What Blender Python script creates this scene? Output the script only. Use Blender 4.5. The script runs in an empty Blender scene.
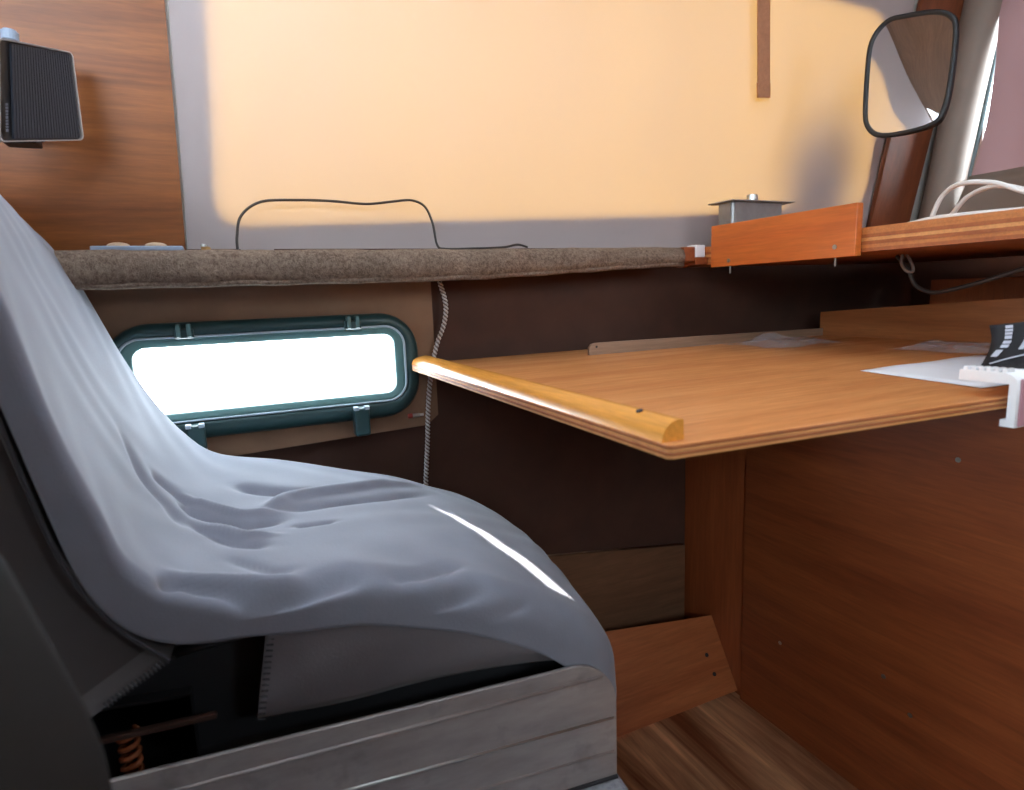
import bpy, bmesh, math, random
from mathutils import Vector, Matrix

random.seed(7)
S = bpy.context.scene
COL = S.collection

# ------------------------------------------------------------------ camera
cam_d = bpy.data.cameras.new('camera')
cam = bpy.data.objects.new('camera', cam_d)
COL.objects.link(cam)
S.camera = cam
cam_d.sensor_width = 36.0
cam_d.lens = 36.0 * 613.0 / 1024.0
cam_d.clip_start = 0.01
# columns: camera right, up, back in room axes (x along the side wall, y towards it, z up)
RX = (0.90660188, -0.42039878, -0.03657718)
RY = (-0.10024856, -0.13036757, -0.98638457)
RZ = (0.40990639, 0.89792492, -0.16033585)
cam.matrix_world = Matrix(((RX[0], -RY[0], -RZ[0], 0.0),
                           (RX[1], -RY[1], -RZ[1], 0.0),
                           (RX[2], -RY[2], -RZ[2], 0.872),
                           (0, 0, 0, 1)))
cam_d.dof.use_dof = True
cam_d.dof.focus_distance = 1.05
cam_d.dof.aperture_fstop = 6.0

# ------------------------------------------------------------------ world, sun, exposure
w = bpy.data.worlds.new('sky')
S.world = w
w.use_nodes = True
bg = w.node_tree.nodes['Background']
bg.inputs[0].default_value = (0.80, 0.92, 1.0, 1)
bg.inputs[1].default_value = 19.0
sun_d = bpy.data.lights.new('sun', 'SUN')
sun_d.energy = 26.0
sun_d.angle = math.radians(0.5)
sun_d.color = (1.0, 0.95, 0.86)
sun = bpy.data.objects.new('sun', sun_d)
COL.objects.link(sun)
SUN_TO = Vector((-0.146, 0.10, 1.0)).normalized()
sun.rotation_euler = SUN_TO.to_track_quat('Z', 'Y').to_euler()

S.view_settings.view_transform = 'Standard'
S.view_settings.look = 'None'
S.view_settings.exposure = 0.2
S.view_settings.gamma = 1.0
S.view_settings.use_curve_mapping = False
S.cycles.max_bounces = 10
S.cycles.diffuse_bounces = 6
S.cycles.transparent_max_bounces = 12
S.cycles.caustics_reflective = False
S.cycles.caustics_refractive = False
S.cycles.sample_clamp_indirect = 6.0


def portal(name, loc, direction, sx, sy):
    d = bpy.data.lights.new(name, 'AREA')
    d.shape = 'RECTANGLE'
    d.size = sx
    d.size_y = sy
    d.cycles.is_portal = True
    o = bpy.data.objects.new(name, d)
    o.location = loc
    o.rotation_euler = Vector(direction).to_track_quat('-Z', 'Y').to_euler()
    COL.objects.link(o)


portal('daylight_low_window', (0.07, 1.125, 0.765), (0, -1, 0), 0.42, 0.14)
portal('added_rear_portal', (-2.05, 0.60, 1.28), (1, 0, 0), 0.55, 0.36)  # this and the next two guide sky light through added windows
portal('added_opposite_portal', (-1.02, -1.13, 1.26), (0, 1, 0), 1.5, 0.6)
portal('added_door_portal', (1.025, -1.13, 1.275), (0, 1, 0), 0.48, 0.38)

# ------------------------------------------------------------------ materials
def lin(r, g, b):
    def f(c):
        c /= 255.0
        return c / 12.92 if c <= 0.04045 else ((c + 0.055) / 1.055) ** 2.4
    return (f(r), f(g), f(b), 1.0)


class NT:
    def __init__(self, name):
        self.m = bpy.data.materials.new(name)
        self.m.use_nodes = True
        self.t = self.m.node_tree
        self.t.nodes.clear()
        self.out = self.n('ShaderNodeOutputMaterial')

    def n(self, kind, **kw):
        nd = self.t.nodes.new(kind)
        for k, v in kw.items():
            setattr(nd, k, v)
        return nd

    def l(self, a, b):
        self.t.links.new(a, b)

    def bsdf(self, color=None, rough=0.5, metal=0.0, spec=0.5):
        p = self.n('ShaderNodeBsdfPrincipled')
        if color is not None:
            p.inputs['Base Color'].default_value = color
        p.inputs['Roughness'].default_value = rough
        p.inputs['Metallic'].default_value = metal
        p.inputs['Specular IOR Level'].default_value = spec
        self.l(p.outputs[0], self.out.inputs[0])
        return p

    def coords(self, scale, rot=(0, 0, 0)):
        tc = self.n('ShaderNodeTexCoord')
        mp = self.n('ShaderNodeMapping')
        mp.inputs['Scale'].default_value = scale
        mp.inputs['Rotation'].default_value = rot
        self.l(tc.outputs['Object'], mp.inputs[0])
        return mp.outputs[0]

    def noise(self, vec, scale, detail=4.0, rough=0.55, dist=0.0):
        nz = self.n('ShaderNodeTexNoise')
        nz.inputs['Scale'].default_value = scale
        nz.inputs['Detail'].default_value = detail
        nz.inputs['Roughness'].default_value = rough
        nz.inputs['Distortion'].default_value = dist
        if vec is not None:
            self.l(vec, nz.inputs['Vector'])
        return nz.outputs['Fac']

    def ramp(self, fac, stops):
        r = self.n('ShaderNodeValToRGB')
        e = r.color_ramp.elements
        while len(e) < len(stops):
            e.new(0.5)
        for i, (p, c) in enumerate(stops):
            e[i].position = p
            e[i].color = c
        self.l(fac, r.inputs[0])
        return r.outputs[0]

    def mix(self, a, b, fac, kind='MIX'):
        m = self.n('ShaderNodeMix', data_type='RGBA', blend_type=kind)
        for sock, v in ((m.inputs[6], a), (m.inputs[7], b), (m.inputs[0], fac)):
            if isinstance(v, (tuple, float, int)):
                sock.default_value = v
            else:
                self.l(v, sock)
        return m.outputs[2]

    def bump(self, h, p, strength=0.2, dist=0.002):
        b = self.n('ShaderNodeBump')
        b.inputs['Strength'].default_value = strength
        b.inputs['Distance'].default_value = dist
        self.l(h, b.inputs['Height'])
        self.l(b.outputs[0], p.inputs['Normal'])


def wood(name, dark, light, axis='x', rough=0.4, grain=7.0, streak=None, contrast=1.0, spec=0.5):
    k = NT(name)
    p = k.bsdf(None, rough, 0.0, spec)
    sc = {'x': (0.07, 1, 1), 'y': (1, 0.07, 1), 'z': (1, 1, 0.07)}[axis]
    v = k.coords(sc)
    f1 = k.noise(v, grain * 3.0, 6, 0.6, 0.7)
    f2 = k.noise(v, grain * 28.0, 3, 0.7)
    lo, hi = 0.5 - 0.22 / contrast, 0.5 + 0.22 / contrast
    c1 = k.ramp(f1, [(lo, dark), (hi, light)])
    c2 = k.ramp(f2, [(0.3, (0.78, 0.78, 0.78, 1)), (0.75, (1.12, 1.10, 1.08, 1))])
    c = k.mix(c1, c2, 1.0, 'MULTIPLY')
    if streak:
        v2 = k.coords((1, 1, 1))
        f3 = k.noise(v2, 3.5, 2)
        c = k.mix(c, streak, k.ramp(f3, [(0.45, (0, 0, 0, 1)), (0.75, (0.55, 0.55, 0.55, 1))]))
    k.l(c, p.inputs['Base Color'])
    k.bump(f2, p, 0.08, 0.001)
    return k.m


def plain(name, color, rough=0.5, metal=0.0, spec=0.5, var=0.0, vscale=30.0, bump=0.0):
    k = NT(name)
    p = k.bsdf(color, rough, metal, spec)
    if var or bump:
        v = k.coords((1, 1, 1))
        f = k.noise(v, vscale, 4)
        if var:
            d = tuple(c * (1 - var) for c in color[:3]) + (1,)
            e = tuple(min(1, c * (1 + var)) for c in color[:3]) + (1,)
            k.l(k.ramp(f, [(0.3, d), (0.7, e)]), p.inputs['Base Color'])
        if bump:
            k.bump(f, p, bump, 0.002)
    return k.m


def cloth_translucent(name, front, through, fac, dens=0.5):
    k = NT(name)
    v = k.coords((1, 1, 0.35))
    f = k.noise(v, 9.0, 6, 0.6)
    f2 = k.noise(k.coords((1, 1, 1)), 160.0, 2)
    tcol = k.mix(k.ramp(f, [(0.3, tuple(c * 0.90 for c in through[:3]) + (1,)), (0.7, through)]),
                 k.ramp(f2, [(0.3, (0.95, 0.95, 0.95, 1)), (0.7, (1, 1, 1, 1))]), 1.0, 'MULTIPLY')
    d = k.n('ShaderNodeBsdfDiffuse')
    d.inputs[0].default_value = front
    t = k.n('ShaderNodeBsdfTranslucent')
    k.l(tcol, t.inputs[0])
    mx = k.n('ShaderNodeMixShader')
    mx.inputs[0].default_value = fac
    k.l(d.outputs[0], mx.inputs[1])
    k.l(t.outputs[0], mx.inputs[2])
    k.l(mx.outputs[0], k.out.inputs[0])
    return k.m


def glass_clear(name, tint=(1, 1, 1, 1), refl=0.08, rough=0.02):
    k = NT(name)
    tr = k.n('ShaderNodeBsdfTransparent')
    tr.inputs[0].default_value = tint
    gl = k.n('ShaderNodeBsdfGlossy')
    gl.inputs['Roughness'].default_value = rough
    lw = k.n('ShaderNodeLayerWeight')
    lw.inputs[0].default_value = refl
    mx = k.n('ShaderNodeMixShader')
    k.l(lw.outputs['Fresnel'], mx.inputs[0])
    k.l(tr.outputs[0], mx.inputs[1])
    k.l(gl.outputs[0], mx.inputs[2])
    k.l(mx.outputs[0], k.out.inputs[0])
    return k.m


M = {}
M['panel_wood'] = wood('varnished_wall_plywood', lin(104, 54, 26), lin(154, 92, 46), 'x', 0.42, 8, spec=0.4)
M['table_wood'] = wood('varnished_table_plywood', lin(204, 128, 74), lin(234, 162, 100), 'x', 0.27, 7)
M['bulk_wood'] = wood('dark_bulkhead_plywood', lin(116, 54, 28), lin(156, 84, 44), 'y', 0.42, 6, contrast=0.9)
M['bulk_wood2'] = wood('red_bulkhead_plywood', lin(140, 70, 36), lin(168, 92, 52), 'z', 0.4, 6)
M['floor_wood'] = wood('floor_plywood', lin(124, 68, 40), lin(240, 188, 142), 'y', 0.42, 5, contrast=1.6)
M['upstand'] = wood('grey_upstand_board', lin(140, 114, 94), lin(162, 134, 112), 'x', 0.5, 7)
M['pine'] = wood('pine_board', lin(158, 86, 48), lin(190, 116, 70), 'x', 0.45, 7)
M['raw_ply'] = wood('raw_grey_board', lin(112, 80, 58), lin(134, 98, 72), 'x', 0.6, 7)
M['strip_wood'] = wood('orange_varnished_strip', lin(186, 92, 36), lin(206, 112, 48), 'y', 0.38, 5)
M['trim_wood'] = wood('dark_pillar_wood', lin(98, 50, 28), lin(130, 72, 42), 'z', 0.5, 6)
M['under_board'] = wood('under_dash_board', lin(140, 84, 46), lin(176, 112, 66), 'y', 0.45, 7)
M['ply_dark'] = wood('veneer_dark', lin(150, 78, 38), lin(176, 100, 52), 'x', 0.45, 12)
M['ply_light'] = wood('veneer_light', lin(204, 138, 78), lin(222, 160, 98), 'x', 0.45, 12)
M['ply_mid'] = wood('veneer_mid', lin(182, 110, 56), lin(200, 128, 70), 'x', 0.45, 12)
M['moulding'] = wood('varnished_moulding', lin(206, 134, 52), lin(226, 156, 72), 'y', 0.24, 9)
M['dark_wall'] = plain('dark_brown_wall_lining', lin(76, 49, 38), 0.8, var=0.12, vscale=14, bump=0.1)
M['carpet_panel'] = plain('brown_lining_board', lin(140, 108, 84), 0.8, var=0.1, vscale=20, bump=0.15)
M['wall_out'] = plain('outer_shell_paint', lin(205, 200, 192), 0.6)
M['ceil'] = wood('grey_brown_ceiling_board', lin(132, 112, 96), lin(158, 138, 122), 'x', 0.6, 5)
M['blind'] = cloth_translucent('cream_window_cloth', lin(222, 206, 204), (0.094, 0.045, 0.0088, 1), 0.5)
M['screen_cloth'] = cloth_translucent('mauve_windscreen_cloth', lin(176, 142, 142), (0.045, 0.026, 0.027, 1), 0.25)
M['glass'] = glass_clear('window_glass')
M['hatch_pane'] = cloth_translucent('added_milky_hatch_pane', lin(225, 228, 230), (0.58, 0.61, 0.65, 1), 0.65)
M['hatch_pane2'] = cloth_translucent('added_milky_front_pane', lin(225, 228, 230), (0.44, 0.455, 0.48, 1), 0.5)
M['teal_black'] = plain('black_plastic_teal_glare', lin(44, 74, 76), 0.35)  # black plastic with teal glare put into its colour
M['teal_mid'] = plain('gasket_teal_glare', lin(96, 132, 132), 0.4)  # paler frame tone with the same glare painted in
M['pale_seal'] = plain('pale_rubber_seal', lin(176, 190, 204), 0.35)
M['black'] = plain('black_plastic', lin(24, 23, 25), 0.5)
M['black_soft'] = plain('black_foam_cloth', lin(24, 24, 28), 0.8, var=0.1)
M['alu'] = plain('aluminium_edge', lin(190, 190, 186), 0.35, 0.9)
M['steel'] = plain('grey_galvanised_steel', lin(150, 150, 150), 0.45, 0.7, var=0.12, vscale=40)
M['screw'] = plain('screw_steel', lin(170, 165, 158), 0.35, 0.9)
M['brass'] = plain('dull_brass', lin(176, 140, 92), 0.4, 0.8)
M['white_plastic'] = plain('white_plastic', lin(232, 232, 234), 0.4)
M['pink_face'] = plain('dusty_pink_face', lin(176, 128, 138), 0.5)
M['paper'] = plain('white_paper', lin(226, 226, 230), 0.7, var=0.03)
M['white_cable'] = plain('white_cable_sheath', lin(222, 218, 214), 0.45)
M['dark_cable'] = plain('dark_cable_sheath', lin(46, 36, 32), 0.5)
M['strap'] = plain('brown_strap_webbing', lin(168, 116, 84), 0.8, var=0.1, vscale=120)
M['beige'] = plain('beige_pad', lin(190, 160, 132), 0.6)
M['bluegrey'] = plain('blue_grey_plastic', lin(140, 152, 170), 0.45)
M['pillar_pad'] = plain('grey_pillar_padding', lin(132, 118, 108), 0.6, var=0.06, vscale=18)
M['grey_print'] = plain('pale_grey_print', lin(176, 178, 190), 0.6)
M['floor_carpet'] = plain('grey_pedestal_carpet', lin(150, 150, 156), 0.95, var=0.2, vscale=220, bump=0.5)
M['bare_metal'] = plain('painted_grey_base', lin(150, 142, 138), 0.5)


def fabric(name, c, var=0.07, sheen=0.2, spec=0.25):
    k = NT(name)
    p = k.bsdf(c, 0.85, 0.0, spec)
    v = k.coords((1, 1, 1))
    f = k.noise(v, 420.0, 2)
    f2 = k.noise(v, 14.0, 4)
    d = tuple(x * (1 - var) for x in c[:3]) + (1,)
    e = tuple(x * (1 + var) for x in c[:3]) + (1,)
    k.l(k.ramp(f2, [(0.3, d), (0.7, e)]), p.inputs['Base Color'])
    p.inputs['Sheen Weight'].default_value = sheen
    p.inputs['Sheen Roughness'].default_value = 0.5
    k.bump(f, p, 0.25, 0.0008)
    return k.m


M['seat_cloth'] = fabric('grey_seat_cover_cloth', lin(124, 125, 136))
M['seat_cloth_shaded'] = fabric('shaded_seat_cover_cloth', lin(84, 80, 80), 0.07, 0.03, 0.1)  # same cover cloth, with side shade put into its colour
M['skirt_cloth_shaded'] = fabric('shaded_flap_cloth', lin(112, 107, 110), 0.07, 0.1)  # flap of the cover, near-side shade mixed into its colour
M['stitch'] = plain('dark_stitching', lin(52, 50, 54), 0.9)
M['second_seat'] = fabric('olive_grey_seat_cloth', lin(40, 36, 34), 0.1, 0.0, 0.03)


def carpet(name):
    k = NT(name)
    p = k.bsdf(None, 0.95, 0.0, 0.1)
    v = k.coords((1, 1, 1))
    f = k.noise(v, 190.0, 4, 0.8)
    f2 = k.noise(v, 18.0, 3)
    c = k.ramp(f, [(0.32, lin(92, 74, 62)), (0.7, lin(150, 130, 114))])
    c = k.mix(c, k.ramp(f2, [(0.3, (0.8, 0.8, 0.8, 1)), (0.7, (1.1, 1.1, 1.1, 1))]), 1.0, 'MULTIPLY')
    k.l(c, p.inputs['Base Color'])
    k.bump(f, p, 0.8, 0.004)
    return k.m


M['carpet'] = carpet('grey_brown_shelf_carpet')


def base_alu():
    k = NT('worn_aluminium_seat_base')
    p = k.bsdf(None, 0.5, 0.35, 0.5)
    v = k.coords((0.25, 1, 1))
    f = k.noise(v, 40.0, 5, 0.65)
    f2 = k.noise(k.coords((1, 1, 1)), 16.0, 4, 0.6)
    c = k.ramp(f, [(0.3, lin(140, 130, 128)), (0.7, lin(168, 158, 154))])
    c = k.mix(c, lin(112, 106, 106), k.ramp(f2, [(0.58, (0, 0, 0, 1)), (0.7, (0.6, 0.6, 0.6, 1))]))
    k.l(c, p.inputs['Base Color'])
    k.bump(f2, p, 0.15, 0.002)
    return k.m


M['seat_base'] = base_alu()


def mirror_glass():
    k = NT('mirror_glass')
    p = k.bsdf((0.82, 0.83, 0.84, 1), 0.03, 1.0)
    return k.m


M['mirror'] = mirror_glass()


def crumpled_plastic(name):
    k = NT(name)
    tr = k.n('ShaderNodeBsdfTransparent')
    tr.inputs[0].default_value = (0.93, 0.92, 0.92, 1)
    gl = k.n('ShaderNodeBsdfPrincipled')
    gl.inputs['Base Color'].default_value = (0.75, 0.74, 0.76, 1)
    gl.inputs['Roughness'].default_value = 0.15
    mx = k.n('ShaderNodeMixShader')
    mx.inputs[0].default_value = 0.28
    k.l(tr.outputs[0], mx.inputs[1])
    k.l(gl.outputs[0], mx.inputs[2])
    k.l(mx.outputs[0], k.out.inputs[0])
    return k.m


M['clear_bag'] = crumpled_plastic('crumpled_clear_plastic')

# ------------------------------------------------------------------ helpers
def link(name, me, mat, parent=None, smooth=False):
    me.name = name
    o = bpy.data.objects.new(name, me)
    COL.objects.link(o)
    if mat is not None:
        me.materials.append(M[mat] if isinstance(mat, str) else mat)
    if smooth:
        me.polygons.foreach_set('use_smooth', [True] * len(me.polygons))
    if parent is not None:
        o.parent = parent
        o.location = -Vector(parent['base']) if 'base' in parent else (0, 0, 0)
    return o


def thing(name, label, cat, base, group=None, kind=None):
    """An Empty at the thing's base; parts are modelled in room coordinates."""
    o = bpy.data.objects.new(name, None)
    COL.objects.link(o)
    o.location = base
    o['base'] = tuple(base)
    o.empty_display_size = 0.02
    if label:
        o['label'] = label
    if cat:
        o['category'] = cat
    if group:
        o['group'] = group
    if kind:
        o['kind'] = kind
    return o


def sub(o, base_thing):
    """let a part carry sub-parts"""
    o['base'] = (0, 0, 0)
    return o


def tag(o, label, cat, group=None):
    o['label'] = label
    o['category'] = cat
    if group:
        o['group'] = group
    return o


def struct(o, label=None):
    o['kind'] = 'structure'
    if label:
        o['label'] = label
    return o


def from_bm(bm):
    me = bpy.data.meshes.new('m')
    bmesh.ops.recalc_face_normals(bm, faces=bm.faces)
    bm.to_mesh(me)
    bm.free()
    return me


def add_box(bm, lo, hi, mat4=None):
    r = bmesh.ops.create_cube(bm, size=1.0)
    for v in r['verts']:
        v.co = Vector(((lo[i] + hi[i]) / 2 + v.co[i] * (hi[i] - lo[i]) for i in range(3)))
        if mat4 is not None:
            v.co = mat4 @ v.co
    return r['verts']


def box_me(lo, hi, bev=0.0, seg=2, mat4=None):
    bm = bmesh.new()
    add_box(bm, lo, hi, mat4)
    if bev:
        bmesh.ops.bevel(bm, geom=bm.edges[:], offset=bev, segments=seg, affect='EDGES', profile=0.5)
    return from_bm(bm)


def box(name, lo, hi, mat, parent=None, bev=0.0, seg=2, mat4=None, smooth=False):
    return link(name, box_me(lo, hi, bev, seg, mat4), mat, parent, smooth)


def catmull(pts, n=8, closed=False):
    pts = [Vector(p) for p in pts]
    out = []
    N = len(pts)
    rng = range(N if closed else N - 1)
    for i in rng:
        if closed:
            p0, p1, p2, p3 = pts[(i - 1) % N], pts[i], pts[(i + 1) % N], pts[(i + 2) % N]
        else:
            p0, p1, p2, p3 = pts[max(i - 1, 0)], pts[i], pts[i + 1], pts[min(i + 2, N - 1)]
        for j in range(n):
            t = j / n
            out.append(0.5 * ((2 * p1) + (p2 - p0) * t + (2 * p0 - 5 * p1 + 4 * p2 - p3) * t * t
                              + (3 * p1 - p0 - 3 * p2 + p3) * t ** 3))
    if not closed:
        out.append(pts[-1])
    return out


def tube_into(bm, path, r, seg=8, closed=False, rfun=None):
    path = [Vector(p) for p in path]
    N = len(path)
    rings = []
    up = None
    for i in range(N):
        if closed:
            tan = (path[(i + 1) % N] - path[(i - 1) % N])
        else:
            tan = path[min(i + 1, N - 1)] - path[max(i - 1, 0)]
        tan.normalize()
        if up is None:
            a = Vector((0, 0, 1)) if abs(tan.z) < 0.9 else Vector((1, 0, 0))
            up = (a - tan * a.dot(tan)).normalized()
        else:
            up = (up - tan * up.dot(tan)).normalized()
        side = tan.cross(up)
        rr = r if rfun is None else r * rfun(i / max(1, N - 1))
        rings.append([bm.verts.new(path[i] + (up * math.cos(2 * math.pi * k / seg) + side * math.sin(2 * math.pi * k / seg)) * rr)
                      for k in range(seg)])
    for i in range(N if closed else N - 1):
        a, b = rings[i], rings[(i + 1) % N]
        for k in range(seg):
            bm.faces.new((a[k], a[(k + 1) % seg], b[(k + 1) % seg], b[k]))
    if not closed:
        bm.faces.new(rings[0][::-1])
        bm.faces.new(rings[-1])


def tube(name, path, r, mat, parent=None, seg=8, closed=False, rfun=None):
    bm = bmesh.new()
    tube_into(bm, path, r, seg, closed, rfun)
    return link(name, from_bm(bm), mat, parent, True)


def cyl_me(c, axis, r, h, seg=20, bev=0.0):
    bm = bmesh.new()
    axis = Vector(axis).normalized()
    q = axis.to_track_quat('Z', 'Y').to_matrix().to_4x4()
    bmesh.ops.create_cone(bm, cap_ends=True, segments=seg, radius1=r, radius2=r, depth=h,
                          matrix=Matrix.Translation(Vector(c) + axis * h / 2) @ q)
    if bev:
        es = [e for e in bm.edges if any(len(f.verts) > 4 for f in e.link_faces)]
        bmesh.ops.bevel(bm, geom=es, offset=bev, segments=2, affect='EDGES')
    return from_bm(bm)


def cyl(name, c, axis, r, h, mat, parent=None, seg=20, bev=0.0, smooth=False):
    return link(name, cyl_me(c, axis, r, h, seg, bev), mat, parent, smooth)


def plate_me(outer, holes, depth, fn, bev=0.0):
    """extruded 2-D outline with holes; fn(a, b, t) maps plane coordinates and depth 0..depth to the room"""
    cu = bpy.data.curves.new('c', 'CURVE')
    cu.dimensions = '2D'
    cu.fill_mode = 'BOTH'
    cu.extrude = depth / 2
    cu.bevel_depth = bev
    cu.bevel_resolution = 1
    for poly in [outer] + list(holes):
        sp = cu.splines.new('POLY')
        sp.points.add(len(poly) - 1)
        for i, (a, b) in enumerate(poly):
            sp.points[i].co = (a, b, 0, 1)
        sp.use_cyclic_u = True
    ob = bpy.data.objects.new('tmp', cu)
    COL.objects.link(ob)
    dg = bpy.context.evaluated_depsgraph_get()
    me = bpy.data.meshes.new_from_object(ob.evaluated_get(dg))
    bpy.data.objects.remove(ob)
    bpy.data.curves.remove(cu)
    for v in me.vertices:
        v.co = fn(v.co.x, v.co.y, v.co.z + depth / 2)
    bm = bmesh.new()
    bm.from_mesh(me)
    bmesh.ops.remove_doubles(bm, verts=bm.verts, dist=1e-6)
    bpy.data.meshes.remove(me)
    return from_bm(bm)


def plate(name, outer, holes, depth, fn, mat, parent=None, bev=0.0):
    return link(name, plate_me(outer, holes, depth, fn, bev), mat, parent)


def rrect(x0, x1, y0, y1, r, n=7):
    out = []
    for cx, cy, a0 in ((x1 - r, y0 + r, -90), (x1 - r, y1 - r, 0), (x0 + r, y1 - r, 90), (x0 + r, y0 + r, 180)):
        for i in range(n + 1):
            a = math.radians(a0 + 90 * i / n)
            out.append((cx + r * math.cos(a), cy + r * math.sin(a)))
    return out


def ring_me(outer, inner, prof, fn):
    """band between two outlines with the same point count; prof = list of (k, t): k 0 outer..1 inner, t depth"""
    bm = bmesh.new()
    N = len(outer)
    loops = []
    for k, t in prof:
        loops.append([bm.verts.new(fn(outer[i][0] * (1 - k) + inner[i][0] * k, outer[i][1] * (1 - k) + inner[i][1] * k, t))
                      for i in range(N)])
    for a in range(len(loops)):
        b = (a + 1) % len(loops)
        for i in range(N):
            j = (i + 1) % N
            bm.faces.new((loops[a][i], loops[a][j], loops[b][j], loops[b][i]))
    return from_bm(bm)


def grid_me(nu, nv, fn, closed_u=False):
    bm = bmesh.new()
    vs = [[bm.verts.new(fn(i / (nu - 1), j / (nv - 1))) for j in range(nv)] for i in range(nu)]
    for i in range(nu - 1):
        for j in range(nv - 1):
            bm.faces.new((vs[i][j], vs[i + 1][j], vs[i + 1][j + 1], vs[i][j + 1]))
    return from_bm(bm)


def solidify(o, th, offset=-1):
    md = o.modifiers.new('thickness', 'SOLIDIFY')
    md.thickness = th
    md.offset = offset


def sstep(a, b, x):
    t = max(0.0, min(1.0, (x - a) / (b - a)))
    return t * t * (3 - 2 * t)


# ================================================================== THE SETTING
YW = 1.08                      # inside face of the side wall below the sill
TA = math.radians(10.5)        # the wall leans inwards above z = 1.0
CT, ST = math.cos(TA), math.sin(TA)


def wall_up(x, zl, t):         # point on the leaning upper wall; t = towards the room
    return Vector((x, YW - ST * zl - CT * t, 1.0 + CT * zl - ST * t))


def wall_low(x, z, t):
    return Vector((x, YW - t, z))


ZC = 1.60
XF, XR, YO = 1.70, -2.0, -1.08
TOP = (ZC - 1.0) / CT + 0.02

# floor
box('floor', (XR, YO - 0.04, -0.03), (XF, YW + 0.04, 0.0), 'floor_wood')['kind'] = 'structure'

# upper side wall with the big window opening
lit = [(0.035, -0.004), (0.364, 0.008), (0.927, 0.029), (1.355, 0.054), (1.43, 0.060), (1.452, 0.072),
       (1.461, 0.10), (1.462, 0.13), (1.444, 0.36), (1.432, 0.42), (1.41, 0.452), (1.36, 0.472), (1.20, 0.476),
       (0.6, 0.470), (0.06, 0.462), (0.032, 0.45), (0.018, 0.42), (0.018, 0.30), (0.010, 0.15), (0.002, 0.033), (0.008, 0.012), (0.018, 0.001)]
upper_outer = [(XR, -0.06), (XF + 0.05, -0.06), (XF + 0.05, TOP), (XR, TOP)]
struct(plate('wall_side', upper_outer, [lit], 0.010, lambda x, z, t: wall_up(x, z, t - 0.010), 'wall_out'))
# glazed pane of the big window
win1 = thing('window_1', 'large side window behind the yellow lit cloth', None, (0.75, 1.10, 1.0), kind='structure')
plate('pane', [(p[0], p[1]) for p in lit], [], 0.004, lambda x, z, t: wall_up(x, z, t - 0.007), 'glass', win1)

# lower side wall: dark lining with the slot window opening
LWX0, LWX1, LWZ0, LWZ1 = -0.133, 0.262, 0.711, 0.813          # clear opening
hole = rrect(LWX0 - 0.012, LWX1 + 0.012, LWZ0 - 0.012, LWZ1 + 0.012, 0.022)
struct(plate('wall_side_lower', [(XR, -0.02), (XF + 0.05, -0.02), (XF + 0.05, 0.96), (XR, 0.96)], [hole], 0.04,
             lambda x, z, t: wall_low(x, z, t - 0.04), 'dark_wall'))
# brown lining board round the slot window
lb = plate('trim_1', [(-1.2, 0.625), (0.0, 0.632), (0.315, 0.643), (0.337, 0.66), (0.337, 0.915), (-1.2, 0.915)], [hole], 0.010,
           lambda x, z, t: wall_low(x, z, t + 0.001), 'carpet_panel')
struct(lb, 'brown lining board around the slot window')

# slot window
w2 = thing('window_2', 'slot window with rounded black frame, teal glare painted in, below the carpeted sill', None, (0.075, 1.07, 0.66), kind='structure')
fo = rrect(-0.172, 0.303, 0.668, 0.850, 0.066, 10)
fi = rrect(LWX0 - 0.020, LWX1 + 0.016, LWZ0 - 0.013, LWZ1 + 0.015, 0.034, 10)
fg = rrect(LWX0, LWX1, LWZ0, LWZ1, 0.018, 10)
W = wall_low
link('outer_frame', ring_me(fo, fi, [(0, 0.010), (0.02, 0.020), (0.25, 0.027), (0.75, 0.029), (1.0, 0.024), (1.0, 0.0)], W), 'teal_black', w2, True)
sl = link('seal', ring_me(fi, fg, [(-0.14, 0.022), (-0.07, 0.0275), (0.07, 0.0275), (0.14, 0.022)], W), 'pale_seal', w2, True)
link('inner_frame', ring_me(fi, fg, [(0.05, 0.024), (0.4, 0.021), (0.92, 0.017), (1.0, 0.012), (1.0, -0.03), (0.05, -0.03)], W), 'teal_mid', w2, True)
plate('pane', rrect(LWX0 - 0.004, LWX1 + 0.004, LWZ0 - 0.004, LWZ1 + 0.004, 0.02), [], 0.004, lambda x, z, t: W(x, z, t - 0.018), 'glass', w2)
for hx in (-0.060, 0.190):
    hz = 0.842
    hg = box('hinge', (hx - 0.013, YW - 0.040, hz - 0.016), (hx + 0.013, YW - 0.022, hz - 0.002), 'teal_black', w2, 0.002)
    for dx in (-0.007, 0.007):
        box('hinge_knuckle', (hx + dx - 0.003, YW - 0.044, hz - 0.014), (hx + dx + 0.003, YW - 0.026, hz + 0.006), 'teal_mid', w2, 0.0015)
for lx in (-0.060, 0.192):
    lz = 0.690
    box('latch', (lx - 0.013, YW - 0.048, lz - 0.045), (lx + 0.013, YW - 0.024, lz + 0.004), 'teal_black', w2, 0.004)
    for dx in (-0.009, 0.009):
        box('latch_clip', (lx + dx - 0.004, YW - 0.050, lz), (lx + dx + 0.004, YW - 0.036, lz + 0.006), 'pale_seal', w2, 0.001)

# plywood panel left of the cloth
struct(plate('wall_side_panel', [(XR, -0.048), (-0.046, -0.048), (-0.033, 0.294), (-0.022, TOP - 0.01), (XR, TOP - 0.01)], [], 0.008,
             lambda x, z, t: wall_up(x, z, t + 0.001), 'panel_wood'))

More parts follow.
